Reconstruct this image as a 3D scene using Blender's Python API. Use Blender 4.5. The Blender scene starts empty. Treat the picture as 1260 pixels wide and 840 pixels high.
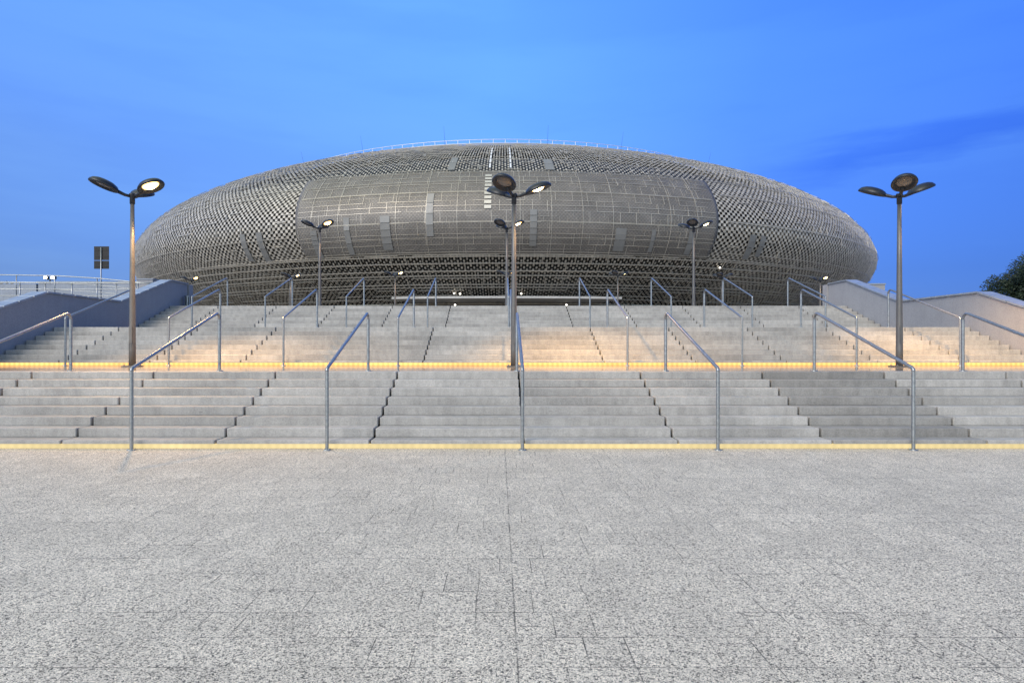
import bpy, math, random
import numpy as np
from mathutils import Vector, Matrix
PI = math.pi
R = math.radians
random.seed(7)
rng = np.random.default_rng(7)
S = bpy.context.scene
C = S.collection

# ------------------------------------------------------------------ helpers
class MB:
    """collects shapes; build() links them as one mesh object"""
    def __init__(s):
        s.v = []; s.f = []; s.sm = []; s.tint = []
    def add(s, vs, fs, smooth=False, tint=1.0):
        o = len(s.v)
        s.v += [tuple(p) for p in vs]
        s.f += [tuple(i + o for i in f) for f in fs]
        s.sm += [smooth] * len(fs)
        s.tint += [tint] * len(vs)
        return s
    def box(s, x0, x1, y0, y1, z0, z1, M=None, tint=1.0):
        vs = [Vector(p) for p in ((x0,y0,z0),(x1,y0,z0),(x1,y1,z0),(x0,y1,z0),(x0,y0,z1),(x1,y0,z1),(x1,y1,z1),(x0,y1,z1))]
        if M: vs = [M @ p for p in vs]
        return s.add(vs, [(0,3,2,1),(4,5,6,7),(0,1,5,4),(1,2,6,5),(2,3,7,6),(3,0,4,7)], False, tint)
    def block(s, x0, x1, y0, y1, z0, z1, c, tint=1.0):
        """precast block with a chamfered nosing and softened ends"""
        vs = []
        for x, d in ((x0, c), (x0 + c, 0), (x1 - c, 0), (x1, c)):
            vs += [(x, y0 + d, z0), (x, y0 + d, z1 - c - d * .5), (x, y0 + c + d * .5, z1 - d * .6), (x, y1, z1 - d * .6), (x, y1, z0)]
        fs = [(0, 1, 2, 3, 4), (19, 18, 17, 16, 15)]
        for k in range(3):
            a, b = 5 * k, 5 * k + 5
            for i in range(5):
                j = (i + 1) % 5
                fs.append((a + i, b + i, b + j, a + j))
        return s.add(vs, fs, False, tint)
    def tube(s, pts, r, n=10, caps=True, smooth=True):
        pts = [Vector(p) for p in pts]
        rs = r if isinstance(r, (list, tuple)) else [r] * len(pts)
        vs, fs = [], []
        up = None
        for i, p in enumerate(pts):
            t = (pts[min(i + 1, len(pts) - 1)] - pts[max(i - 1, 0)]).normalized()
            if up is None:
                up = Vector((1, 0, 0)) if abs(t.x) < .9 else Vector((0, 1, 0))
            a = (up - t * up.dot(t)).normalized(); up = a
            b = t.cross(a)
            for k in range(n):
                an = 2 * PI * k / n
                vs.append(p + (a * math.cos(an) + b * math.sin(an)) * rs[i])
        for i in range(len(pts) - 1):
            for k in range(n):
                j = (k + 1) % n
                fs.append((i * n + k, i * n + j, (i + 1) * n + j, (i + 1) * n + k))
        s.add(vs, fs, smooth)
        if caps:
            o = len(s.v) - len(vs)
            s.f += [tuple(o + k for k in range(n))[::-1], tuple(o + (len(pts) - 1) * n + k for k in range(n))]
            s.sm += [False, False]
        return s
    def lathe(s, prof, n=24, M=None, smooth=True):
        vs, fs = [], []
        for r, z in prof:
            for k in range(n):
                a = 2 * PI * k / n
                p = Vector((r * math.cos(a), r * math.sin(a), z))
                vs.append(M @ p if M else p)
        for i in range(len(prof) - 1):
            for k in range(n):
                j = (k + 1) % n
                fs.append((i * n + k, i * n + j, (i + 1) * n + j, (i + 1) * n + k))
        return s.add(vs, fs, smooth)
    def build(s, name, mat, parent=None):
        me = bpy.data.meshes.new(name)
        me.from_pydata(s.v, [], s.f)
        me.polygons.foreach_set('use_smooth', s.sm)
        if any(t != 1.0 for t in s.tint):
            at = me.attributes.new('tint', 'FLOAT', 'POINT')
            at.data.foreach_set('value', s.tint)
        me.update()
        return link(name, me, mat, parent)

def link(name, me, mat, parent=None):
    o = bpy.data.objects.new(name, me)
    me.materials.clear(); me.materials.append(mat)
    C.objects.link(o)
    if parent: o.parent = parent
    return o

def np_mesh(name, V, F, mat, parent=None, smooth=False):
    """big mesh from numpy arrays of verts and quads"""
    me = bpy.data.meshes.new(name)
    V = np.ascontiguousarray(V, dtype=np.float32); F = np.ascontiguousarray(F, dtype=np.int32)
    me.vertices.add(len(V)); me.vertices.foreach_set('co', V.ravel())
    me.loops.add(F.size); me.loops.foreach_set('vertex_index', F.ravel())
    me.polygons.add(len(F)); me.polygons.foreach_set('loop_start', np.arange(0, F.size, 4, dtype=np.int32))
    me.polygons.foreach_set('use_smooth', np.full(len(F), smooth))
    me.update(calc_edges=True); me.validate()
    return link(name, me, mat, parent)

def tag(o, label=None, cat=None, group=None, kind=None):
    if label: o['label'] = label
    if cat: o['category'] = cat
    if group: o['group'] = group
    if kind: o['kind'] = kind
    return o

def thing(name, label, cat, loc=(0, 0, 0), rz=0, group=None):
    o = bpy.data.objects.new(name, None); C.objects.link(o)
    o.location = loc; o.rotation_euler = (0, 0, rz); o.empty_display_size = .2
    return tag(o, label, cat, group)

def copy_tree(o, parent=None):
    c = o.copy(); C.objects.link(c)
    if parent:
        c.parent = parent
        c.matrix_parent_inverse = o.matrix_parent_inverse.copy()
    for ch in list(o.children): copy_tree(ch, c)
    return c

# ------------------------------------------------------------------ materials
def mat(name, col=(.5,.5,.5), rough=.6, metal=0.0, spec=.5):
    m = bpy.data.materials.new(name); m.use_nodes = True
    b = m.node_tree.nodes['Principled BSDF']
    b.inputs['Base Color'].default_value = (*col, 1)
    b.inputs['Roughness'].default_value = rough
    b.inputs['Metallic'].default_value = metal
    b.inputs['Specular IOR Level'].default_value = spec
    return m
class NT:
    def __init__(s, m): s.nt = m.node_tree; s.b = s.nt.nodes.get('Principled BSDF')
    def n(s, t, **kw):
        nd = s.nt.nodes.new(t)
        for k, v in kw.items():
            if k in nd.inputs: nd.inputs[k].default_value = v
            else: setattr(nd, k, v)
        return nd
    def l(s, a, b): s.nt.links.new(a, b)
    def coord(s, scale=(1,1,1), loc=(0,0,0)):
        g = s.n('ShaderNodeNewGeometry'); mp = s.n('ShaderNodeMapping')
        mp.inputs['Scale'].default_value = scale; mp.inputs['Location'].default_value = loc
        s.l(g.outputs['Position'], mp.inputs['Vector']); return mp.outputs[0]
    def noise(s, vec, scale, detail=3, rough=.5):
        n = s.n('ShaderNodeTexNoise'); n.inputs['Scale'].default_value = scale
        n.inputs['Detail'].default_value = detail; n.inputs['Roughness'].default_value = rough
        s.l(vec, n.inputs['Vector']); return n.outputs['Fac']
    def ramp(s, fac, *stops):
        r = s.n('ShaderNodeValToRGB'); e = r.color_ramp.elements
        while len(e) < len(stops): e.new(.5)
        for el, (p, c) in zip(e, stops):
            el.position = p; el.color = (*c, 1) if hasattr(c, '__len__') else (c, c, c, 1)
        s.l(fac, r.inputs[0]); return r.outputs[0]
    def mix(s, a, b, fac=1.0, mode='MULTIPLY'):
        m = s.n('ShaderNodeMix', data_type='RGBA', blend_type=mode)
        for sock, v in ((m.inputs[6], a), (m.inputs[7], b), (m.inputs[0], fac)):
            if hasattr(v, 'is_output'): s.l(v, sock)
            elif hasattr(v, '__len__'): sock.default_value = (*v, 1)
            else: sock.default_value = v
        return m.outputs[2]
    def math(s, op, a, b=0.0):
        m = s.n('ShaderNodeMath', operation=op)
        for sock, v in ((m.inputs[0], a), (m.inputs[1], b)):
            if hasattr(v, 'is_output'): s.l(v, sock)
            else: sock.default_value = v
        return m.outputs[0]
    def bump(s, h, strength=.3, dist=.01):
        b = s.n('ShaderNodeBump'); b.inputs['Strength'].default_value = strength; b.inputs['Distance'].default_value = dist
        s.l(h, b.inputs['Height']); s.l(b.outputs[0], s.b.inputs['Normal'])

def concrete(name, col, tinted=False, rough=.8, stain=.35):
    m = mat(name, col, rough); t = NT(m)
    p = t.coord()
    big = t.ramp(t.noise(t.coord((.5, 1, 1.2)), 1.3, 5, .6), (.3, 1 - stain * .55), (.62, 1.0))
    fine = t.ramp(t.noise(p, 42, 3, .65), (.3, .82), (.62, 1.06))
    streak = t.ramp(t.noise(t.coord((5, 5, .7)), 1.6, 4, .6), (.35, 1 - stain * .35), (.6, 1.0))
    c = t.mix(t.mix(t.mix(col, big), fine), streak)
    pore = t.ramp(t.noise(p, 130, 1, .5), (.27, .55), (.36, 1.0))
    c = t.mix(c, pore)
    spots = t.ramp(t.noise(t.coord((1, 1, 2.2)), 9, 3, .7), (.68, 1.0), (.76, .62))
    c = t.mix(c, spots)
    if tinted:
        a = t.n('ShaderNodeAttribute', attribute_name='tint', attribute_type='GEOMETRY')
        c = t.mix(c, a.outputs['Fac'])
    t.l(c, t.b.inputs['Base Color'])
    t.bump(t.noise(p, 60, 3), .25, .006)
    return m

def paving(name, col, speck_scale=95, joint=True, rough=.75):
    m = mat(name, col, rough); t = NT(m); p = t.coord()
    sp = t.noise(p, speck_scale, 2, .6)
    sp2 = t.noise(p, speck_scale * 2.3, 1, .5)
    def grains(scale, *stops):
        vo = t.n('ShaderNodeTexVoronoi', feature='F1'); vo.inputs['Scale'].default_value = scale; t.l(p, vo.inputs['Vector'])
        sx_ = t.n('ShaderNodeSeparateColor'); t.l(vo.outputs['Color'], sx_.inputs[0]); return t.ramp(sx_.outputs[0], *stops)
    k1 = grains(165, (.10, .10), (.17, .5), (.32, .92), (.7, 1.1), (.9, 1.4))
    k2 = t.ramp(sp2, (.32, .45), (.48, 1.0), (.72, 1.18))
    k3 = grains(85, (.06, .42), (.13, .92), (.4, 1.0), (.85, 1.08))
    k4 = t.ramp(t.noise(t.coord((1, .5, 1)), 11, 2, .7), (.3, .86), (.5, 1.0), (.7, 1.07))
    c = col
    for k_ in (k1, k2, k3): c = t.mix(c, k_)
    patch = t.ramp(t.noise(p, .55, 4, .6), (.3, .90), (.7, 1.05))
    c = t.mix(c, patch)
    # a few old spots of gum and grime
    vo = t.n('ShaderNodeTexVoronoi', feature='F1'); vo.inputs['Scale'].default_value = 1.3; t.l(p, vo.inputs['Vector'])
    c = t.mix(c, t.ramp(t.math('ADD', vo.outputs['Distance'], t.math('MULTIPLY', t.noise(p, 30, 2), .02)), (.030, .62), (.042, 1.0)))
    if joint:
        br = t.n('ShaderNodeTexBrick', offset=.37, squash=1.55, squash_frequency=3, offset_frequency=2)
        t.l(t.coord((1, 1, 1), (.372 - .03, .1, 0)), br.inputs['Vector'])
        br.inputs['Color1'].default_value = (1, 1, 1, 1); br.inputs['Color2'].default_value = (.87, .87, .87, 1)
        br.inputs['Mortar'].default_value = (.95, .95, .95, 1)
        br.inputs['Scale'].default_value = 1; br.inputs['Mortar Size'].default_value = .003
        br.inputs['Mortar Smooth'].default_value = .1
        br.inputs['Brick Width'].default_value = .213; br.inputs['Row Height'].default_value = .315
        # joints are filled with sand in places, so they show only in stretches
        brk = t.ramp(t.noise(p, 1.7, 2, .5), (.45, .16), (.62, .95))
        c = t.mix(c, br.outputs['Color'])
        c = t.mix(c, (.14, .14, .14), t.math('MULTIPLY', br.outputs['Fac'], brk))
        # straight expansion joint down the middle of the square
        sx = t.n('ShaderNodeSeparateXYZ'); t.l(p, sx.inputs[0])
        d = t.math('ABSOLUTE', t.math('SUBTRACT', sx.outputs[0], .088))
        jl = t.ramp(d, (0.0025, .2), (.0045, 1.0))
        c = t.mix(c, jl, t.ramp(t.noise(p, 2.6, 2), (.40, .2), (.58, 1.0)))
    t.l(c, t.b.inputs['Base Color'])
    t.bump(sp, .35 if joint else .04, .004)
    return m

def metal_noise(name, col, rough, metal, var=.15, scale=6):
    m = mat(name, col, rough, metal); t = NT(m); p = t.coord()
    c = t.mix(col, t.ramp(t.noise(p, scale, 4, .6), (.3, 1 - var), (.7, 1 + var * .5)))
    t.l(c, t.b.inputs['Base Color'])
    t.l(t.math('ADD', t.math('MULTIPLY', t.noise(p, scale * 3, 2), .2), rough - .1), t.b.inputs['Roughness'])
    return m

def emit(name, col, strength):
    m = mat(name, (.02, .02, .02)); b = m.node_tree.nodes['Principled BSDF']
    b.inputs['Emission Color'].default_value = (*col, 1); b.inputs['Emission Strength'].default_value = strength
    return m

M = {}
M['pave'] = paving('granite paving', (.72, .64, .53))
M['land'] = paving('landing paving', (.27, .25, .23), 95, False, .12)
M['step'] = concrete('precast step concrete', (.49, .475, .46), True, .8, .5)
M['core'] = concrete('dark joint concrete', (.03, .03, .03))
M['wall'] = concrete('smooth rendered wall', (.345, .345, .37), False, .85, .15)
M['cope'] = metal_noise('zinc coping', (.42, .46, .52), .42, .5, .2, 4)
M['galv'] = metal_noise('galvanised steel', (.36, .38, .40), .38, .85, .25, 22)
M['pole'] = metal_noise('grey painted pole', (.15, .147, .147), .45, .4, .12, 5)
M['head'] = metal_noise('dark lamp housing', (.028, .032, .042), .38, .3, .2, 9)
M['lens_off'] = mat('unlit lamp glass', (.16, .14, .13), .25)
M['lens_on'] = emit('lit lamp glass', (1.0, .55, .17), 3.0)
M['bulb'] = emit('glowing sodium bulb', (1.0, .74, .36), 14.0)
M['lens_dim'] = emit('lit lamp glass seen edge on', (1.0, .50, .14), 1.5)
M['led'] = emit('lower warm step light', (1.0, .80, .38), .48)
M['led2'] = emit('warm step light', (1.0, .50, .14), 1.0)
for k_, e_ in (('led', .48), ('led2', .95)):
    t = NT(M[k_]); p = t.coord()
    sx = t.n('ShaderNodeSeparateXYZ'); t.l(p, sx.inputs[0])
    amp = .05 if k_ == 'led' else .16
    w_ = t.math('SINE', t.math('MULTIPLY', sx.outputs[0], 2 * PI / .125))     # one diode every 12.5 cm
    lvl = t.math('ADD', t.math('MULTIPLY', w_, amp), .95)
    lvl = t.math('MULTIPLY', lvl, t.math('ADD', t.math('MULTIPLY', t.noise(p, .9, 3), .7), .65))
    t.l(t.math('MULTIPLY', lvl, e_), t.b.inputs['Emission Strength'])
M['white_lamp'] = emit('white floodlight glass', (1.0, .95, .8), 9.0)
M['spot_dot'] = emit('small downlight glass', (1.0, .93, .8), 3.0)
M['mesh'] = metal_noise('aluminium lattice', (.58, .54, .485), .5, .3, .42, 1.7)
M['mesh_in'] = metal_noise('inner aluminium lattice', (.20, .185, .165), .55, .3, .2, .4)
M['frame'] = metal_noise('bright aluminium frame', (.58, .54, .48), .42, .4, .2, .5)
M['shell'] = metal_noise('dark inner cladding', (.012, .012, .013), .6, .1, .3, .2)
M['panel'] = metal_noise('smooth aluminium strip', (.25, .25, .25), .5, .3, .12, .8)
M['white'] = metal_noise('white painted panel', (.72, .73, .75), .5, .0, .05, 1)
M['rim'] = metal_noise('pale rim trim', (.55, .53, .48), .45, .3, .1, .7)
M['slab'] = concrete('pale slab edge', (.55, .54, .53))
M['glass'] = mat('dark entrance glass', (.006, .008, .012), .3, 0.0, .12)
M['roof'] = concrete('grey roof membrane', (.3, .3, .3))
M['rail_light'] = metal_noise('pale roof rail', (.72, .76, .8), .4, .3, .1, 3)
M['sign_back'] = metal_noise('dark sign back', (.014, .014, .016), .5, .3, .2, 3)
M['pale'] = concrete('pale concrete parapet', (.34, .38, .46))
M['bark'] = concrete('bark', (.06, .045, .035))
def leaves_mat():
    m = mat('leaves', (.03, .06, .022), .6); t = NT(m)
    c = t.ramp(t.noise(t.coord(), 1.4, 3), (.3, (.006, .015, .008)), (.55, (.014, .03, .014)), (.75, (.028, .05, .02)))
    t.l(c, t.b.inputs['Base Color']); return m
M['leaf'] = leaves_mat()
def media_mat():
    m = mat('fine media mesh', (.2, .19, .18), .5, .25); t = NT(m)
    # fine woven panels: tonal patches per panel plus a fine weave
    uv = t.n('ShaderNodeUVMap', uv_map='uv')
    br = t.n('ShaderNodeTexBrick', offset=.5, squash=1, squash_frequency=2)
    t.l(uv.outputs[0], br.inputs['Vector'])
    br.inputs['Color1'].default_value = (1.05, 1.05, 1.05, 1); br.inputs['Color2'].default_value = (.92, .92, .92, 1)
    br.inputs['Mortar'].default_value = (1, 1, 1, 1); br.inputs['Scale'].default_value = 1
    br.inputs['Mortar Size'].default_value = .012; br.inputs['Brick Width'].default_value = 1.1; br.inputs['Row Height'].default_value = .55
    ck = t.n('ShaderNodeTexChecker'); ck.inputs['Scale'].default_value = 5.0
    ck.inputs['Color1'].default_value = (.84, .84, .84, 1); ck.inputs['Color2'].default_value = (1.14, 1.14, 1.14, 1)
    t.l(uv.outputs[0], ck.inputs['Vector'])
    c = t.mix(t.mix((.185, .172, .162), br.outputs['Color']), ck.outputs['Color'])
    c = t.mix(c, t.ramp(t.noise(uv.outputs[0], .35, 4, .6), (.3, .8), (.7, 1.15)))
    t.l(c, t.b.inputs['Base Color'])
    t.bump(ck.outputs['Fac'], .4, .05)
    return m
M['media'] = media_mat()

# ------------------------------------------------------------------ measures
F_PX, VX, VY, EYE = 800.0, 614.0, 427.0, 1.5          # focal length and vanishing point of the photograph
def at(px, py, D): return ((px - VX) * D / F_PX, D, EYE + (VY - py) * D / F_PX)
X0 = .372                                               # middle of the stairs
RISE, TREAD, NSTEP, BLOCK = .13, .366, 8, 2.28
FLIGHTS = (9.6, 16.28, 22.94)
HALF = 13.3
H = RISE * NSTEP                                        # 1.04 per flight

# ------------------------------------------------------------------ ground, landings, upper square
g = MB(); g.add([(-500,-300,0),(500,-300,0),(500,900,0),(-500,900,0)], [(0,1,2,3)])
tag(g.build('ground', M['pave']), kind='structure')
for i in (0, 1):
    y0 = FLIGHTS[i] + (NSTEP - 1) * TREAD + .402; y1 = FLIGHTS[i + 1] + .12
    l = MB(); l.box(X0 - HALF, X0 + HALF, y0, y1, H * (i + 1) - .12, H * (i + 1) - .001)
    tag(l.build('landing', M['land']), kind='structure')
y0 = FLIGHTS[2] + (NSTEP - 1) * TREAD + .402
p = MB(); p.box(-260, 260, y0, 420, 3 * H - .3, 3 * H - .001)
tag(p.build('upper_square', M['land']), kind='structure')
# sloping side ground outside the wing walls
for s in (-1, 1):
    t = MB(); a, b = X0 + s * (HALF + .36), s * 120
    prof = [(7.4, .004), (9.6, .1), (12.2, 1.0), (16.2, 1.0), (18.9, 2.0), (22.9, 2.0), (25.5, 3.08), (25.9, 3.08)]
    vs = []
    for y, z in prof: vs += [(a, y, z), (b, y, z)]
    t.add(vs, [(2*i, 2*i+1, 2*i+3, 2*i+2) if s > 0 else (2*i+1, 2*i, 2*i+2, 2*i+3) for i in range(len(prof) - 1)])
    tag(t.build('side_ground', M['land']), kind='structure')

# ------------------------------------------------------------------ stairs
col_tint = {k: random.uniform(.93, 1.05) for k in range(-8, 9)}
names = ('lowest wide flight of grey concrete steps rising from the square',
         'middle flight of concrete steps above a glowing amber light strip',
         'uppermost flight of concrete steps ending in front of the arena')
for fi, y0 in enumerate(FLIGHTS):
    zb = fi * H
    st = thing('stair_flight', names[fi], 'stairs', (X0, y0, zb), 0, 'flights of stairs to the arena')
    # inner core, seen only through the open joints
    core = MB()
    for i in range(NSTEP):
        core.box(-HALF, HALF, i * TREAD + .13, NSTEP * TREAD + .02, i * RISE - .02 if i else -.05, (i + 1) * RISE - .055)
    core.build('core', M['core'], st)
    for i in range(NSTEP):
        mb = MB()
        ya, za, zc = i * TREAD, i * RISE, (i + 1) * RISE
        n = 6
        for k in range(-n, n):
            xa, xb = k * BLOCK, (k + 1) * BLOCK
            xa, xb = max(xa, -HALF), min(xb, HALF)
            if xb - xa < .3: continue
            g0 = .016
            j = random.uniform(-.007, .007)
            tn = col_tint[k] * random.uniform(.88, 1.07)
            if fi == 0 and k == 2: tn *= .74
            if fi == 0 and k == -3: tn *= .9
            if fi == 1 and k in (-3, 3): tn *= .93
            bottom = za + (.074 if i == 0 else .002)
            mb.block(xa + g0, xb - g0, ya + j, ya + TREAD + .036, bottom, zc + random.uniform(-.003, .002), .011, tn)
        mb.build('step', M['step'], st)
    led = MB(); led.box(-HALF, HALF, .03, .06, .004, .072)
    led.build('light_strip', M['led'] if fi == 0 else M['led2'], st)

# ------------------------------------------------------------------ handrails
def fillet(pts, radii, n=7):
    out = [Vector(pts[0])]
    for i in range(1, len(pts) - 1):
        a, b, c = Vector(pts[i-1]), Vector(pts[i]), Vector(pts[i+1])
        u, w = (a - b).normalized(), (c - b).normalized()
        half = u.angle(w) / 2; d = radii[i-1] / math.tan(half)
        p, q = b + u * d, b + w * d
        cen = b + (u + w).normalized() * (radii[i-1] / math.sin(half))
        for k in range(n + 1):
            t = k / n
            r = ((p - cen) * (1 - t) + (q - cen) * t).normalized() * radii[i-1]
            out.append(cen + r)
    out.append(Vector(pts[-1])); return out
def flange(y, z):
    f = MB(); f.lathe([(0, .012), (.062, .012), (.066, .008), (.066, 0)], 16, Matrix.Translation((0, y, z)))
    for k in range(4):
        a = PI / 4 + k * PI / 2
        f.lathe([(0, .024), (.009, .022), (.009, .011)], 6, Matrix.Translation((.048 * math.cos(a), y + .048 * math.sin(a), z)))
    return f
RUN = (NSTEP - 1) * TREAD
yb, yt = -.12, RUN + .30
def make_handrail():
    t = thing('handrail', 'x', 'handrail')
    full = fillet([(0, yb, .0), (0, yb, 1.19), (0, yt, H + 1.135), (0, yt, H)], (.055, .105))
    MB().tube(full[1:-1], .026, 12).build('rail', M['galv'], t)
    MB().tube([(0, yb, .004), full[1]], .026, 12, False).build('post', M['galv'], t)
    MB().tube([(0, yt, H), full[-2]], .0285, 12, False).build('post', M['galv'], t)
    flange(yb, .0).build('base_flange', M['galv'], t); flange(yt, H).build('base_flange', M['galv'], t)
    return t
hr0 = make_handrail(); used = False
ordn = ('first', 'second', 'third', 'fourth', 'fifth', 'sixth', 'seventh', 'eighth', 'ninth')
fl_name = ('lowest', 'middle', 'uppermost')
for fi, y0 in enumerate(FLIGHTS):
    ks = range(-3, 4) if fi == 0 else range(-4, 5)
    for idx, k in enumerate(ks):
        x = X0 - .03 + (2.85 * k if abs(k) < 4 else math.copysign(11.12, k))
        o = copy_tree(hr0) if used else hr0
        used = True
        o.location = (x, y0, fi * H)
        n = len(ks)
        if k == 0: w = 'middle handrail of bent galvanised tube on the %s stair flight, on its centre line' % fl_name[fi]
        elif abs(k) == 4: w = 'galvanised handrail on the %s stair flight, next to the %s' % (fl_name[fi], 'shaded blue wing wall' if k < 0 else 'pale beige wing wall')
        else: w = 'galvanised tube handrail on the %s stair flight, %s of %s from the left' % (fl_name[fi], ordn[idx], 'seven' if n == 7 else 'nine')
        o['label'] = w; o['group'] = 'handrails on the stairs'

# ------------------------------------------------------------------ wing walls
WP = [(27.0, 4.10), (25.57, 4.10), (22.2, 3.04), (18.57, 3.04), (15.25, 2.0), (11.9, 2.0), (8.6, .96), (7.4, .96)]
for s, nm, lab in ((-1, 'wing_wall', 'stepped wing wall shaded blue on the side of the road sign'),
                   (1, 'wing_wall', 'stepped beige grey wing wall on the side of the large dark tree')):
    xi = X0 + s * (HALF + .01)
    t = thing(nm, lab, 'wall', (xi, 7.4, 0), 0, 'wing walls beside the stairs')
    w = MB(); th = .34
    vs = []
    for x in (0, s * th):
        vs += [(x, y - 7.4, z) for y, z in WP] + [(x, 0, -.2), (x, 27.0 - 7.4, -.2)]
    n = len(WP) + 2
    fs = [tuple(range(n)), tuple(range(2 * n - 1, n - 1, -1))] + [(i, (i + 1) % n + 0 if False else i + n, (i + 1) % n + n, (i + 1) % n) for i in range(n)]
    w.add(vs, fs); w.box(-.07 if s > 0 else -th, th if s > 0 else .07, 19.62, 19.95, -.2, 4.10)
    w.build('wall_body', M['wall'], t)
    # coping of folded metal lengths with small gaps
    cp = MB()
    a0, a1 = (-.05, th + .05) if s > 0 else (-th - .05, .05)
    for (ya, za), (yc, zc) in zip(WP[:-1], WP[1:]):
        L = math.hypot(yc - ya, zc - za); m = max(1, round(L / .62))
        for k in range(m):
            u0, u1 = k / m + .006, (k + 1) / m - .006
            q = [(ya + (yc - ya) * u - 7.4, za + (zc - za) * u) for u in (u0, u1)]
            v8 = []
            for x in (a0, a1):
                v8 += [(x, q[0][0], q[0][1] + .003), (x, q[1][0], q[1][1] + .003), (x, q[1][0], q[1][1] + .052), (x, q[0][0], q[0][1] + .052)]
            cp.add(v8, [(0,1,2,3),(7,6,5,4),(0,4,5,1),(1,5,6,2),(2,6,7,3),(3,7,4,0)])
    cp.build('coping', M['cope'], t)

# ------------------------------------------------------------------ lamp posts
def head_matrix(az, tilt=R(21), dist=.575, z=.17):
    return Matrix.Rotation(az, 4, 'Z') @ Matrix.Translation((dist, 0, z)) @ Matrix.Rotation(-tilt, 4, 'Y')
def make_head(t, az, lens, z, tilt=R(21), arm_from=.06):
    Mx = Matrix.Translation((0, 0, z)) @ head_matrix(az, tilt)
    Sx = Mx @ Matrix.Diagonal((.98, .80, .92, 1))
    h = MB()
    h.lathe([(.20, .022), (.26, -.018), (.30, -.040), (.325, -.035), (.335, -.012), (.325, .02), (.28, .078), (.2, .118), (.1, .138), (.0, .142)], 32, Sx)
    d = MB()
    inner = Mx @ Vector((-.26, 0, .0)); root = Matrix.Translation((0, 0, z)) @ Matrix.Rotation(az, 4, 'Z') @ Vector((arm_from - .03, 0, -.02))
    mid = Matrix.Translation((0, 0, z)) @ Matrix.Rotation(az, 4, 'Z') @ Vector((.15, 0, .0))
    d.tube([root, mid, inner, Mx @ Vector((-.2, 0, .03))], [.034, .036, .045, .05], 10)
    d.build('arm', M['head'], t)
    ho = h.build('lamp_head', M['head'], t)
    l = MB(); l.lathe([(0, -.018), (.09, -.014), (.16, .002), (.205, .024)], 28, Sx)
    l.build('lens', M[lens], ho)
    if lens != 'lens_off':
        b = MB(); b.lathe([(0, -.052), (.06, -.047), (.11, -.028), (.135, -.008)], 20, Sx); b.build('bulb', M['bulb'], ho)
    return Mx
def make_lamp(label, loc, heads, ph=4.02, lights=(), group='three-headed lamp posts', thick=1.0):
    t = thing('lamp_post', label, 'street lamp', loc, 0, group)
    f = MB(); f.box(-.17, .17, -.17, .17, .001, .022)
    for sx in (-1, 1):
        for sy in (-1, 1): f.lathe([(0, .05), (.018, .048), (.018, .02)], 6, Matrix.Translation((sx * .125, sy * .125, 0)))
    f.build('base_plate', M['pole'], t)
    pl = MB(); pl.tube([(0,0,.02),(0,0,.4),(0,0,.9),(0,0,ph * .6),(0,0,ph - .16)], [.078*thick,.076*thick,.071*thick,.055*thick,.044*thick], 20)
    pl.build('pole', M['pole'], t)
    dr = MB(); dr.box(-.035, .035, -.086 * thick, -.05, .55, .95); dr.build('service_door', M['pole'], t)
    cp = MB(); cp.lathe([(.047, ph - .2), (.058, ph - .19), (.058, ph - .02), (.075, ph + .01), (.07, ph + .045), (0, ph + .05)], 18)
    cp.build('pole_cap', M['head'], t)
    for az, lens in heads:
        Mx = make_head(t, R(az), lens, ph)
        for la, e in lights:
            if la == az:
                ld = bpy.data.lights.new('lamp_light', 'SPOT'); ld.energy = e; ld.color = (1.0, .58, .22)
                ld.shadow_soft_size = .12; ld.spot_size = R(112); ld.spot_blend = .85
                lo = bpy.data.objects.new('lamp_light', ld); C.objects.link(lo); lo.parent = t
                lo.matrix_local = Mx @ Matrix.Translation((0, 0, -.06)) @ Matrix.Rotation(R(2), 4, 'Y')
    return t
LD = 15.3; zl = H
# first landing
make_lamp('tall lamp post with one glowing head on the lower landing near the shaded wall', (X0 - 9.0, LD, zl),
          [(214, 'lens_off'), (-20, 'lens_on'), (98, 'lens_off')], lights=[(-20, 1400)])
make_lamp('tall lamp post on the centre line of the lower landing, its right head lit', (X0 - .02, LD, zl),
          [(246, 'lens_off'), (4, 'lens_on'), (130, 'lens_off')], lights=[(4, 1250)])
make_lamp('tall lamp post with no glowing head showing, right on the lower landing', (X0 + 9.05, LD, zl),
          [(133, 'lens_off'), (-112, 'lens_off'), (9, 'lens_on')], lights=[(9, 1050)])
# edge of the upper square
mids = [(-9.0, [(205, 'lens_off'), (-35, 'lens_on'), (88, 'lens_off')], 'lamp post on the upper square in front of the left end of the screen'),
        (0.0, [(235, 'lens_off'), (-20, 'lens_on'), (115, 'lens_off')], 'lamp post on the upper square just behind the central front lamp'),
        (9.0, [(248, 'lens_off'), (-15, 'lens_on'), (125, 'lens_off')], 'lamp post on the upper square in front of the right end of the screen')]
for dx, hd, lb in mids:
    make_lamp(lb, (X0 + dx, 31.3, 3 * H), hd, 4.1, lights=[(hd[1][0], 260)])
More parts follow.
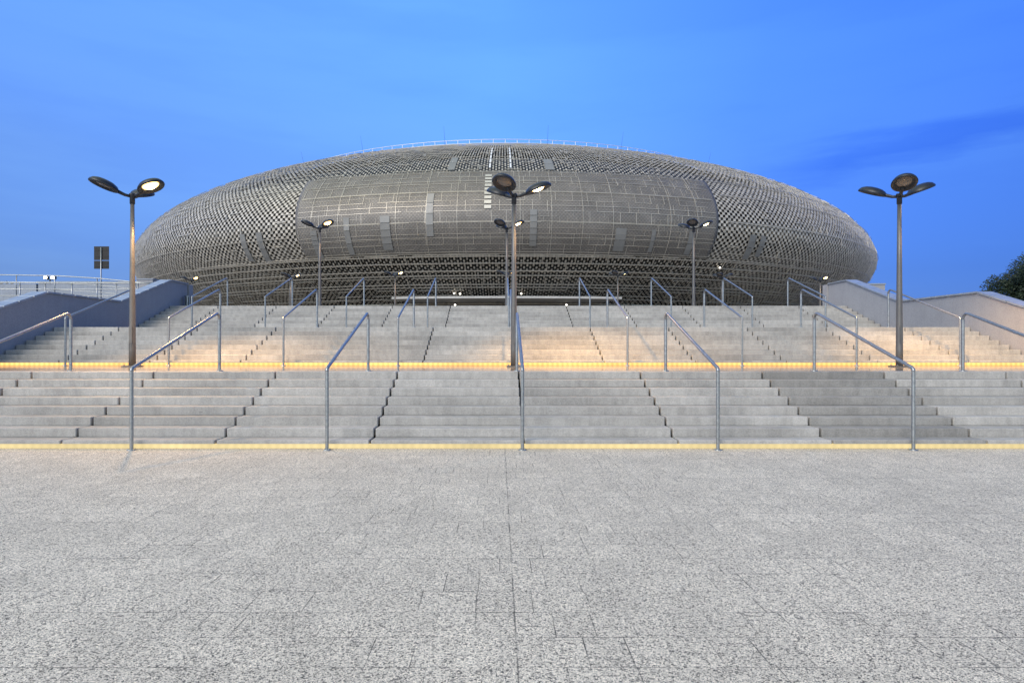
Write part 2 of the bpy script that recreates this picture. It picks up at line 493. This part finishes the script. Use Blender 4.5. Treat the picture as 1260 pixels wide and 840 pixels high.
# arc of lamps near the foot of the arena
AX, AY = .9, 140.0
arc = {-3: 'lens_on', -2: 'lens_dim', -1: 'lens_on', 0: 'lens_on', 1: 'lens_dim', 2: 'lens_dim', 3: 'lens_on'}
arc_n = ('leftmost', 'second from the left', 'third from the left', 'middle', 'third from the right', 'second from the right', 'rightmost')
for k, ln in arc.items():
    a = R(5.86 * k) * (1.0 if abs(k) < 3 else 1.025)
    az = {-3: -30, -2: 8, -1: -30, 0: -25, 1: 8, 2: 5, 3: -70}[k]
    make_lamp('small lamp post at the arena foot, %s in a curved row' % arc_n[k + 3],
              (AX - .3 + 88 * math.sin(a), AY - 88 * math.cos(a), 3 * H), [(az + 228, 'lens_off'), (az, ln), (az + 120, 'lens_off')], 4.15,
              lights=[(az, 450)], thick=1.1)

# ------------------------------------------------------------------ arena
AR = thing('arena', 'huge domed arena wrapped in a silvery aluminium lattice behind the stairs', 'arena', (AX, AY, 3 * H))
ZB = 3 * H
PR, PZW, PA, PU, QU, PB, PL = 69.6, 15.6, 20.75, 1.86, 1.93, 16.0, 2.2
Z_BOT, R_TOP = 6.95, 46.0
def profile():
    t = np.linspace(0, PI / 2, 400)
    zu = PZW + PA * np.sin(t) ** (2 / QU); ru = PR * np.cos(t).clip(0) ** (2 / PU)
    m = ru >= R_TOP; zu, ru = zu[m], ru[m]
    zl = PZW - PB * np.sin(t); rl = PR * np.cos(t).clip(0) ** (2 / PL)
    m = (zl >= Z_BOT) & (t > 0); zl, rl = zl[m], rl[m]
    return np.r_[rl[::-1], ru], np.r_[zl[::-1], zu]
pr, pz = profile()
arc_s = np.r_[0, np.cumsum(np.hypot(np.diff(pr), np.diff(pz)))]
ARC = arc_s[-1]
tr_, tz_ = np.gradient(pr, arc_s), np.gradient(pz, arc_s)
def surf(s, off=0.0):
    """radius and height (relative to arena base) at arc length s, moved out along the normal"""
    r, z = np.interp(s, arc_s, pr), np.interp(s, arc_s, pz)
    nr, nz = np.interp(s, arc_s, tz_), -np.interp(s, arc_s, tr_)
    return r + nr * off, z + nz * off - ZB
def pt(s, phi, off=0.0):
    r, z = surf(s, off)
    return np.stack(np.broadcast_arrays(r * np.sin(phi), -r * np.cos(phi), z), -1)
def s_of_z(z): return float(np.interp(z, pz, arc_s))

def plates(s0, s1, p0, p1, off, thick, caps=True):
    """boxes on the skin: arrays of arc range, azimuth range; returns verts, quads"""
    n = len(s0)
    c = [pt(s0, p0, off + thick), pt(s0, p1, off + thick), pt(s1, p1, off + thick), pt(s1, p0, off + thick)]
    if thick and caps:
        c += [pt(s0, p0, off), pt(s0, p1, off), pt(s1, p1, off), pt(s1, p0, off)]
        V = np.stack(c, 1).reshape(-1, 3)
        q = np.array([(0,1,2,3),(4,5,1,0),(5,6,2,1),(6,7,3,2),(7,4,0,3)])
        F = (np.arange(n)[:, None, None] * 8 + q).reshape(-1, 4)
    else:
        V = np.stack(c, 1).reshape(-1, 3)
        F = (np.arange(n)[:, None, None] * 4 + np.array([(0,1,2,3)])).reshape(-1, 4)
    return V, F
def join(parts):
    V, F, o = [], [], 0
    for v, f in parts: V.append(v); F.append(f + o); o += len(v)
    return np.concatenate(V), np.concatenate(F)

SPAN = R(118)
S_SCR0, S_SCR1 = s_of_z(11.9), s_of_z(21.25)
PHI_SCR = R(20.3)
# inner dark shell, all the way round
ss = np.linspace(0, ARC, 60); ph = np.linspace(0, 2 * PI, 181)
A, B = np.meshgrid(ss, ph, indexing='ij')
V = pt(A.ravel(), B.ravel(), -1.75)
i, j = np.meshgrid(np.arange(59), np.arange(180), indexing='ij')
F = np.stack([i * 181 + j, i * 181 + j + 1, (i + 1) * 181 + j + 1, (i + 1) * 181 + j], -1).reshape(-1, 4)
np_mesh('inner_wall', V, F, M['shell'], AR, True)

def checker(cell_s, cell_a, off, thick, fill_s, fill_a, skip=.0, jitter=0.0, phase=0):
    ns = int(ARC / cell_s); na = int(2 * SPAN * PR / cell_a)
    I, J = np.meshgrid(np.arange(ns), np.arange(na), indexing='ij')
    keep = ((I + J + phase) % 2 == 0) & (rng.random(I.shape) >= skip)
    if off < -.5:      # the deck behind the upper openings is unclad
        keep &= ~(((I + .5) * ARC / ns > S_SCR1) & (np.abs(-SPAN + (J + .5) * 2 * SPAN / na) < R(34)))
    I, J = I[keep].astype(float), J[keep].astype(float)
    sc = (I + .5) * ARC / ns; pc = -SPAN + (J + .5) * 2 * SPAN / na
    hs, hp = ARC / ns / 2 * fill_s, SPAN / na * fill_a
    # narrower slats above the screen and over the entrance
    w = np.ones(len(I))
    w[(sc > S_SCR1)] = .80
    w[(sc > S_SCR1) & (np.abs(pc) < R(32))] = .55
    w[(sc < S_SCR0) & (np.abs(pc) < R(24))] = .60
    hp = hp * w
    o = off + rng.normal(size=len(I)) * jitter
    return plates(sc - hs, sc + hs, pc - hp, pc + hp, o, thick)
# outer woven lattice
V, F = checker(.345, .37, 0.0, .045, .98, .92, .0, .014)
np_mesh('lattice', V, F, M['mesh'], AR)
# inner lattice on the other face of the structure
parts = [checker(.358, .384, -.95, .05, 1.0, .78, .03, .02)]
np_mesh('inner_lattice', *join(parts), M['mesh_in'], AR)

# staggered supporting frame, bright short bars over the skin
def frame_bars(s_lo, s_hi, p_lo, p_hi, ds, da, w, off, th, keep_h, keep_v):
    rows = int((s_hi - s_lo) / ds); a0, a1, b0, b1 = [], [], [], []
    dp = da / PR; cols = int((p_hi - p_lo) / dp)
    for r_ in range(rows + 1):
        s_ = s_lo + (s_hi - s_lo) * r_ / rows
        run = random.random() < .25
        for c in range(cols):
            pa = p_lo + (p_hi - p_lo) * (c + (.5 if r_ % 2 else 0)) / cols; pb = pa + (p_hi - p_lo) / cols
            if pb > p_hi + 1e-6: continue
            wob = random.uniform(-.05, .05)
            if run or random.random() < keep_h:
                a0.append(s_ - w/2 + wob * .3); a1.append(s_ + w/2 + wob * .3); b0.append(pa - .0008); b1.append(pb + .0008)
            if r_ < rows and random.random() < keep_v:
                pj = pa + wob * dp * 2
                a0.append(s_); a1.append(s_ + (s_hi - s_lo) / rows); b0.append(pj - w / PR / 2); b1.append(pj + w / PR / 2)
    a0, a1, b0, b1 = map(np.array, (a0, a1, b0, b1))
    return plates(a0, a1, b0, b1, off + np.where((a1 - a0) > w * 1.5, .012, 0.0), th)
fr = [frame_bars(.05, S_SCR0, -R(62), R(62), 1.2, 1.95, .085, .16, .09, .62, .6),
      frame_bars(S_SCR1 + .4, ARC, -R(62), R(62), 1.0, 1.7, .07, .14, .06, .34, .35),
      frame_bars(S_SCR0, S_SCR1, -R(66), -PHI_SCR - .01, .85, 1.5, .07, .14, .06, .3, .12),
      frame_bars(S_SCR0, S_SCR1, PHI_SCR + .01, R(66), .85, 1.5, .07, .14, .06, .22, .08)]
np_mesh('frame', *join(fr), M['frame'], AR)

# long full rings of the frame below the screen
rg = []
for z in (11.75, 10.35, 9.9, 8.75, 7.6):
    s_ = s_of_z(z); n = 240; e = np.linspace(-R(40), R(40), n + 1)
    rg.append(plates(np.full(n, s_ - .05), np.full(n, s_ + .05), e[:-1], e[1:], .20, .08))
np_mesh('ring_bar', *join(rg), M['frame'], AR)

# media screen: a shallow shell of fine mesh proud of the lattice
ns, na = 24, 120
ss = np.linspace(S_SCR0, S_SCR1, ns + 1)
V, UV = [], []
for k, s_ in enumerate(ss):
    lim = PHI_SCR * (1 + .035 * (k / ns) - .01)
    ph = np.linspace(-lim, lim, na + 1)
    V.append(pt(np.full(na + 1, s_), ph, .17)); UV.append(np.stack([ph * PR, np.full(na + 1, s_)], -1))
V = np.concatenate(V); UV = np.concatenate(UV)
i, j = np.meshgrid(np.arange(ns), np.arange(na), indexing='ij'); w_ = na + 1
F = np.stack([i * w_ + j, i * w_ + j + 1, (i + 1) * w_ + j + 1, (i + 1) * w_ + j], -1).reshape(-1, 4)
# rim faces back to the lattice
Vb = []
edge = [(0, j) for j in range(w_)] + [(i, na) for i in range(1, ns + 1)] + [(ns, j) for j in range(na - 1, -1, -1)] + [(i, 0) for i in range(ns - 1, 0, -1)]
ids = np.array([a * w_ + b for a, b in edge])
base = len(V)
cen = np.array([0, 0, V[:, 2].mean()])
back = V[ids].copy(); d = back - cen; d[:, 2] = 0; d /= np.linalg.norm(d, axis=1)[:, None]
back -= d * .13
V2 = np.concatenate([V, back]); n_ = len(ids); kk = np.arange(n_); k2 = (kk + 1) % n_
F2 = np.stack([ids[kk], base + kk, base + k2, ids[k2]], -1)
fb = [frame_bars(S_SCR0 + .1, S_SCR1 - .1, -PHI_SCR + .005, PHI_SCR - .005, 1.12, 1.75, .042, .20, .03, .74, .62),
      frame_bars(S_SCR0 + .1, S_SCR1 - .1, -PHI_SCR + .005, PHI_SCR - .005, .56, .88, .02, .19, .02, .36, .42)]
for q in np.arange(S_SCR0 + .35, S_SCR1, 1.68):
    e = np.linspace(-PHI_SCR + .004, PHI_SCR - .004, 121)
    fb.append(plates(np.full(120, q - .022), np.full(120, q + .022), e[:-1], e[1:], .202, .035))
for q in np.arange(-PHI_SCR + .03, PHI_SCR - .02, .0492):
    if random.random() < .7:
        e = np.linspace(S_SCR0 + .1, S_SCR1 - .1, 17)
        fb.append(plates(e[:-1], e[1:], np.full(16, q - .0003), np.full(16, q + .0003), .206, .035))
VB, FB = join(fb)
nf = len(F) + len(F2)
scr = np_mesh('media_screen', np.concatenate([V2, VB]), np.concatenate([F, F2, FB + len(V2)]), M['media'], AR)
scr.data.materials.append(M['frame'])
mi = np.zeros(len(scr.data.polygons), dtype=np.int32); mi[nf:] = 1; scr.data.polygons.foreach_set('material_index', mi)
sm = np.zeros(len(mi), dtype=bool); sm[:len(F)] = True; scr.data.polygons.foreach_set('use_smooth', sm)
uvl = scr.data.uv_layers.new(name='uv')
li = np.zeros(len(scr.data.loops), dtype=np.int32); scr.data.loops.foreach_get('vertex_index', li)
UVa = np.concatenate([UV, UV[ids], np.zeros((len(VB), 2))])
uvl.data.foreach_set('uv', UVa[li].astype(np.float32).ravel())

# smooth vertical strips seen among the lattice
def px_phi(px, s_):
    r, z = surf(s_); q = (px - VX) / F_PX
    a = np.linspace(-1.2, 1.2, 2401)
    x = AX + r * np.sin(a); y = AY - r * np.cos(a)
    m = np.abs(a) < R(58)
    return float(a[m][np.argmin(np.abs(x[m] / y[m] - q))])
def px_s(py, px):
    best = None
    for s_ in np.linspace(.1, ARC - .1, 300):
        r, z = surf(s_); a = px_phi(px, s_)
        y = AY - r * math.cos(a); v = VY - F_PX * (z + ZB - EYE) / y
        if best is None or abs(v - py) < best[0]: best = (abs(v - py), s_)
    return best[1]
def strip(px0, px1, py0, py1, m_, off, pieces=1, nm='light_panel', gap=.025):
    sl, sh = px_s(py1, (px0 + px1) / 2), px_s(py0, (px0 + px1) / 2)
    pm = (sl + sh) / 2; a0, a1 = px_phi(px0, pm), px_phi(px1, pm)
    e = np.linspace(sl, sh, pieces + 1)
    nz = max(1, int(4 / pieces)); ps = []
    for k in range(pieces):
        ee = np.linspace(e[k] + gap, e[k + 1] - gap, nz + 1)
        ps.append(plates(ee[:-1], ee[1:], np.full(nz, a0), np.full(nz, a1), off, .012))
    return np_mesh(nm, *join(ps), M[m_], AR)
strip(596.5, 604.5, 217, 258, 'rim', .27, 9, gap=.09)
strip(651.5, 660.0, 258, 301, 'panel', .27, 6)
strip(469.5, 481.5, 266, 307, 'panel', .27, 5)
strip(425.5, 432.5, 268, 313, 'panel', .27, 3)
strip(386.5, 394.0, 284, 317, 'panel', .27, 6)
strip(755.5, 768.5, 280, 308, 'panel', .27, 2)
strip(799, 804, 282, 309, 'panel', .27, 2)
strip(844, 851, 285, 312, 'panel', .27, 2)
strip(525, 533, 240, 290, 'panel', .27, 4)
strip(300.5, 306.5, 288, 322, 'panel', .2, 2)
strip(321, 328, 286, 323, 'panel', .2, 2)
strip(918, 925, 288, 318, 'panel', .2, 2)
strip(932, 938, 290, 316, 'panel', .2, 2)
strip(603.2, 605.2, 184, 209, 'white', .2, 6, gap=.14)
strip(626.6, 628.6, 184, 209, 'white', .2, 6, gap=.14)
strip(554, 562, 196, 211, 'panel', .2, 2)
strip(669, 680, 198, 211, 'panel', .2, 2)

# foot of the skin, ground floor, canopy
def ring(r0, r1, z0, z1, p0, p1, n, name, m_):
    mb = MB()
    for k in range(n):
        a, b = p0 + (p1 - p0) * k / n, p0 + (p1 - p0) * (k + 1) / n
        P = lambda r, p, z: (r * math.sin(p), -r * math.cos(p), z - ZB)
        v = [P(r0,a,z0),P(r1,a,z0),P(r1,a,z1),P(r0,a,z1),P(r0,b,z0),P(r1,b,z0),P(r1,b,z1),P(r0,b,z1)]
        f = [(1,5,6,2),(0,3,7,4),(3,2,6,7),(0,4,5,1)]
        if k == 0: f.append((0,1,2,3))
        if k == n - 1: f.append((4,7,6,5))
        mb.add(v, f)
    return mb.build(name, m_, AR)
rb = float(np.interp(Z_BOT, pz, pr))
ring(rb - 2.2, rb + .1, Z_BOT - .14, Z_BOT - .02, -PI, PI, 200, 'bottom_rim', M['rim'])
ring(rb - 3.4, rb - 3.0, ZB + .003, Z_BOT - .03, -PI, PI, 160, 'ground_floor_wall', M['glass'])
ring(rb - 3, 66.2, 7.06, 7.30, R(-11.6), R(11.6), 40, 'canopy', M['slab'])
for (px, py) in ((559, 358), (566.5, 358.5), (641, 358), (560, 375), (697, 375), (884, 327)):
    s_ = px_s(py, px) if py < 362 else None
    if s_ is None: q = at(px, py, 79.0)
    else:
        a = px_phi(px, s_); v = pt(s_, a, .35); q = (v[0] + AX, v[1] + AY, v[2] + ZB)
    mb = MB(); mb.lathe([(0, -.09), (.09, -.06), (.11, 0), (.09, .06), (0, .09)], 10, Matrix.Translation((q[0] - AX, q[1] - AY, q[2] - ZB)))
    mb.build('downlight', M['spot_dot'], AR)
# roof
mb = MB(); zt = float(pz[-1]) - ZB
mb.lathe([(pr[-1] + .05, zt - .05), (pr[-1] - .4, zt + .12), (pr[-1] - 2, zt + .1), (25, zt + .4), (0, zt + .6)], 160); mb.build('roof', M['roof'], AR)
rr = R_TOP + .35; zr = float(np.interp(-rr, -pr, pz)) - ZB if False else zt - .2
hd = MB()
for z in (.5, 1.02):
    hd.tube([(rr * math.sin(a), -rr * math.cos(a), zr + z) for a in np.linspace(-R(100), R(100), 160)], .042, 6)
rl = hd.build('roof_railing', M['rail_light'], AR)
for k in range(-45, 46):
    a = k * 1.72 / rr
    mb = MB(); mb.tube([(rr * math.sin(a), -rr * math.cos(a), zr), (rr * math.sin(a), -rr * math.cos(a), zr + 1.02)], .045, 6)
    mb.build('post', M['rail_light'], rl)
for dg, so in ((-10.8, .3), (-27, .8), (-43, 1.2), (-62, 3.5), (7.5, .3), (21.5, .6), (44, 1.2)):
    a = R(dg); q0, q1 = pt(ARC - so, a, -.05), pt(ARC - so, a, 2.9)
    mb = MB(); mb.tube([q0, q0 + (q1 - q0) * .5, q1], [.02, .015, .008], 6); mb.build('lightning_rod', M['head'], AR)

# ------------------------------------------------------------------ things beside the stairs
def railing(name, label, pts, h, nrail, z):
    t = thing(name, label, 'railing', (pts[0][0], pts[0][1], z))
    o = Vector((pts[0][0], pts[0][1], z)); P = [Vector(p) - o for p in pts]
    for p in P:
        MB().tube([p, p + Vector((0, 0, h))], .026, 8).build('post', M['galv'], t)
    for k in range(nrail):
        zz = h * (k + 1) / nrail
        MB().tube([p + Vector((0, 0, zz - .0)) for p in P], .024 if k == nrail - 1 else .016, 8).build('rail', M['galv'], t)
    return t
railing('railing', 'metal post and rail fence just behind the shaded wing wall',
        [(x, 27.2 + .02 * i, 3 * H) for i, x in enumerate((-27.5, -25.6, -23.8, -22.0, -20.1, -19.05, -17.95, -16.9, -16.1, -15.2, -14.2))], 1.08, 4, 3 * H)
rm = MB(); ya, yb2 = 32.0, 36.0
rm.add([(-60, ya, 4.6), (-21, ya, 4.0), (-15, ya, 3.4), (-60, yb2, 4.6), (-21, yb2, 4.0), (-15, yb2, 3.4), (-60, ya, 3), (-21, ya, 3), (-15, ya, 3), (-60, yb2, 3), (-21, yb2, 3), (-15, yb2, 3)],
       [(0,1,4,3),(1,2,5,4),(6,7,1,0),(7,8,2,1),(3,4,10,9),(4,5,11,10),(8,11,5,2),(6,0,3,9)])
tag(rm.build('access_ramp', M['pale']), kind='structure')
def ramp_z(x): return 4.0 + (-21 - x) * (.6 / 39) if x < -21 else 3.4 + (-15 - x) * .1
railing('railing', 'farther metal railing along the access ramp beyond the shaded wall',
        [(x, 32.2, ramp_z(x)) for x in (-34, -31, -28.6, -26.1, -23.9, -22.0, -19.9, -18.0, -16.2)], 1.02, 3, ramp_z(-34))
pw = MB(); pw.box(-64, -32.75, 46, 46.4, 3 * H, 5.98); pw.box(-32.6, -25.3, 46, 46.4, 3 * H, 6.05)
pw.box(-32.7, -25.2, 45.94, 46.46, 6.053, 6.15)
tag(pw.build('parapet_wall', M['pale']), 'long low pale concrete parapet behind the ramp railings', 'wall')
# road sign from behind
sd = 35.0; sx = at(124.3, 0, sd)[0]
sg = thing('road_sign', 'dark back of a two-panel road sign on a thin pole', 'sign', (sx, sd, 3 * H))
ztop = at(0, 303, sd)[2] - 3 * H
b = MB(); b.box(-.40, .40, .035, .06, ztop - .74, ztop); b.build('upper_panel', M['sign_back'], sg)
b = MB(); b.box(-.40, .40, .035, .06, ztop - 1.21, ztop - .775); b.build('lower_panel', M['sign_back'], sg)
b = MB(); b.tube([(0, 0, .002), (0, 0, ztop - .06)], .035, 10); b.build('pole', M['galv'], sg)
b = MB()
for z in (.2, .56, .90, 1.08): b.box(-.36, .36, .018, .035, ztop - z - .02, ztop - z + .02)
b.build('bracket', M['sign_back'], sg)
# twin floodlight on the parapet
fx, fy, fz = at(61.5, 348, 46.2)
fl = thing('floodlight', 'pair of small white floodlights glowing above the pale parapet', 'floodlight', (fx, 46.2, 6.153))
b = MB(); b.tube([(0, 0, .0), (0, 0, .12)], .05, 8); b.box(-.3, .3, -.04, .04, .12, .17); b.build('bracket', M['head'], fl)
for dx in (-.26, .26):
    hb = MB(); hb.box(dx - .13, dx + .13, -.10, .12, .173, .37); ho = hb.build('lamp_housing', M['head'], fl)
    lb = MB(); lb.box(dx - .105, dx + .105, -.115, -.103, .19, .35); lb.build('lens', M['white_lamp'], ho)
# concrete blocks behind the walls
for nm, lab, x, y, w, d, zt_ in (('concrete_block', 'grey concrete block rising behind the shaded wing wall', -21.8, 40, 1.0, 1.6, 5.72),
                            ('concrete_block', 'grey concrete block rising behind the beige wing wall', 23.2, 40, 1.1, 1.4, 5.42)):
    t = thing(nm, lab, 'concrete block', (x, y, 3 * H), 0, 'concrete blocks behind the wing walls')
    b = MB(); b.box(-w/2, w/2, 0, d, .0, zt_ - 3 * H - .08); b.build('body', M['wall'], t)
    b = MB(); b.box(-w/2 - .04, w/2 + .04, -.04, d + .04, zt_ - 3 * H - .077, zt_ - 3 * H); b.build('cap', M['pale'], t)
# slatted bin by the end of the left wall
bx, by, _ = at(231, 0, 26.6)
bn = thing('litter_bin', 'small slatted metal bin at the top of the stairs beside the shaded wall', 'bin', (bx, 26.6, 3 * H))
b = MB(); b.lathe([(0, .01), (.1, .01), (.1, .42)], 14); b.build('liner', M['core'], bn)
b = MB()
for k in range(10):
    a = 2 * PI * k / 10
    b.box(.108, .122, -.022, .022, .0, .46, Matrix.Rotation(a, 4, 'Z'))
b.build('slats', M['galv'], bn)
b = MB(); b.lathe([(.10, .45), (.13, .45), (.13, .475), (.10, .475), (.10, .45)], 18); b.build('rim', M['galv'], bn)

# ------------------------------------------------------------------ trees
def tree(label, loc, h, cr, n, leaf, squash=.9, seed=1, group=None, spire=False):
    rg_ = random.Random(seed)
    t = thing('tree', label, 'tree', loc, 0, group)
    tk = MB(); ct = h - cr * squash
    tk.tube([(0,0,-.1),(.05,0,ct*.4),(-.04,.05,ct*.8),(0,0,ct+cr*.3)], [h*.034,h*.028,h*.02,h*.008], 9)
    lobes = []
    for k in range(16 if not spire else 9):
        if spire:
            f = k / 8; lobes.append((Vector((rg_.uniform(-.1,.1)*cr, rg_.uniform(-.1,.1)*cr, h*(.2+.75*f))), cr*(1-.85*f)*.9))
        else:
            a, e = rg_.uniform(0, 2*PI), rg_.uniform(-.45, 1.0)
            d_ = cr * rg_.uniform(.35, .72)
            q = Vector((math.cos(a)*math.cos(e)*d_, math.sin(a)*math.cos(e)*d_, ct + math.sin(e)*d_*squash))
            lobes.append((q, cr * rg_.uniform(.3, .46)))
            tk.tube([(0,0,ct*rg_.uniform(.5,.9)), q*.55+Vector((0,0,ct*.4)), q], [h*.012,h*.008,h*.003], 6)
    tk.build('trunk', M['bark'], t)
    V, F = [], []
    for _ in range(n):
        q, r_ = rg_.choice(lobes)
        u = Vector((rg_.gauss(0,1), rg_.gauss(0,1), rg_.gauss(0,1))).normalized() * r_ * rg_.uniform(.25, 1.12) ** .6
        c = q + u
        x = Vector((rg_.gauss(0,1), rg_.gauss(0,1), rg_.gauss(0,1))).normalized(); y = x.orthogonal().normalized()
        a, b = leaf * rg_.uniform(.6, 1.3), leaf * rg_.uniform(.3, .6)
        o = len(V); V += [c - x*a, c - y*b, c + x*a, c + y*b]; F.append((o, o+1, o+2, o+3))
    np_mesh('crown', np.array([tuple(v) for v in V]), np.array(F), M['leaf'], t)
tx, ty, _ = at(1262, 0, 60)
tree('large dark leafy tree beyond the beige wing wall', (tx + .6, 60, 3 * H), 7.0, 4.0, 46000, .12, .85, 3)
for k, (px, py, hh) in enumerate(((2, 346, 1), (9, 344, 1), (14.5, 345, 1))):
    q = at(px, py, 150)
    tree('tiny dark distant treetop at the far left skyline, %s of three' % ('leftmost', 'middle', 'rightmost')[k], (q[0], 150, 3 * H), q[2] - 3 * H, 1.0 if k else 1.3, 700, .3, .9, 20 + k, 'distant treetops on the left skyline', True)

# ------------------------------------------------------------------ sky, sun, camera
EL, AZ = R(33), R(213)
W = bpy.data.worlds.new('World'); S.world = W; W.use_nodes = True
t = NT(W); bg = W.node_tree.nodes['Background']
sky = t.n('ShaderNodeTexSky', sky_type='NISHITA', sun_disc=False, sun_elevation=EL, sun_rotation=AZ, ozone_density=5.0, air_density=1.0, dust_density=.6)
tc = t.n('ShaderNodeTexCoord'); sp = t.n('ShaderNodeSeparateXYZ'); t.l(tc.outputs['Generated'], sp.inputs[0])
z, y, x = sp.outputs[2], sp.outputs[1], sp.outputs[0]
# dusk tint: deep blue opposite the sunset, neutral towards it
east = t.ramp(z, (.0, (.22, .31, .66)), (.1, (.29, .41, .72)), (.25, (.53, .75, 1.14)), (.36, (.70, 1.05, 1.6)), (.46, (.88, 1.34, 2.05)))
side = t.n('ShaderNodeMapRange'); t.l(x, side.inputs['Value']); side.inputs['From Min'].default_value = -.7; side.inputs['From Max'].default_value = .7
east = t.mix(east, t.ramp(side.outputs[0], (.0, (1.15, 1.0, .95)), (.25, (1.15, 1.05, 1.0)), (.5, (1.0, 1.0, 1.0)), (.75, (.58, .65, .80)), (1.0, (.37, .46, .65))))
mr = t.n('ShaderNodeMapRange', interpolation_type='SMOOTHSTEP'); mr.inputs['From Min'].default_value = .35; mr.inputs['From Max'].default_value = -.35
t.l(y, mr.inputs['Value'])
tint = t.mix(east, (.95, .92, .86), mr.outputs[0], 'MIX')
# warm bright zenith tint added above the view as fill light for the ground
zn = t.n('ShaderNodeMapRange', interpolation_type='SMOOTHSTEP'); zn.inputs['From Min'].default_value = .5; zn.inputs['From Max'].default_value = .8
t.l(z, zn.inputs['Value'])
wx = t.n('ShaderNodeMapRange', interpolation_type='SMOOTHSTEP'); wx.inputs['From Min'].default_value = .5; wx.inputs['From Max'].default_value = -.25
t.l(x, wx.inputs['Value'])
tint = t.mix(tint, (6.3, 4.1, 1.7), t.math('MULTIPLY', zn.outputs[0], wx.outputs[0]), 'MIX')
# thin drifting cloud bands
mp = t.n('ShaderNodeMapping'); mp.inputs['Scale'].default_value = (1.5, 1.5, 9.0); mp.inputs['Rotation'].default_value = (0, R(-14), 0); mp.inputs['Location'].default_value = (.3, 0, .55)
t.l(tc.outputs['Generated'], mp.inputs['Vector'])
cl = t.ramp(t.noise(mp.outputs[0], 1.3, 5, .55), (.42, (.74, .8, .93)), (.56, (1.0, 1.0, 1.0)), (.72, (1.14, 1.08, 1.02)))
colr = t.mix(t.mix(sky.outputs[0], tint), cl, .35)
# one long dark blue streak of cloud, low on the side of the tree
u = t.math('DIVIDE', x, t.math('MAXIMUM', y, .05)); v = t.math('DIVIDE', z, t.math('MAXIMUM', y, .05))
wob = t.math('MULTIPLY', t.math('SUBTRACT', t.noise(mp.outputs[0], 3.0, 5, .6), .5), .10)
dv = t.math('ADD', t.math('SUBTRACT', v, t.math('ADD', t.math('MULTIPLY', u, .21), .178)), wob)
band = t.ramp(t.math('ADD', t.math('MULTIPLY', dv, 5.4), .5), (.28, 0.0), (.47, 1.0), (.56, .9), (.72, 0.0))
lim = t.ramp(u, (.36, 0.0), (.52, 1.0))
colr = t.mix(colr, (.46, .62, .92), t.math('MULTIPLY', t.math('MULTIPLY', band, lim), .75))
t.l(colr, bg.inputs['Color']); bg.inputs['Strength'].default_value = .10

sd_ = bpy.data.lights.new('sun', 'SUN'); sd_.energy = 1.0; sd_.angle = R(34); sd_.color = (1.0, .95, .88)
so = bpy.data.objects.new('sun', sd_); C.objects.link(so)
to_sun = Vector((math.sin(AZ) * math.cos(EL), math.cos(AZ) * math.cos(EL), math.sin(EL)))
so.rotation_euler = (-to_sun).to_track_quat('-Z', 'Y').to_euler(); so.location = to_sun * 80

cd = bpy.data.cameras.new('camera'); cam = bpy.data.objects.new('camera', cd); C.objects.link(cam)
cam.location = (0, 0, EYE); cam.rotation_euler = (PI / 2, 0, 0)
cd.sensor_width = 36; cd.lens = F_PX * 36 / 1260
cd.shift_x = (630 - VX) / 1260; cd.shift_y = (VY - 420) / 1260
cd.clip_start = .05; cd.clip_end = 3000
S.camera = cam
S.view_settings.view_transform = 'Standard'; S.view_settings.look = 'None'
S.view_settings.exposure = .95; S.view_settings.gamma = 1
S.view_settings.use_curve_mapping = False
S.cycles.max_bounces = 6
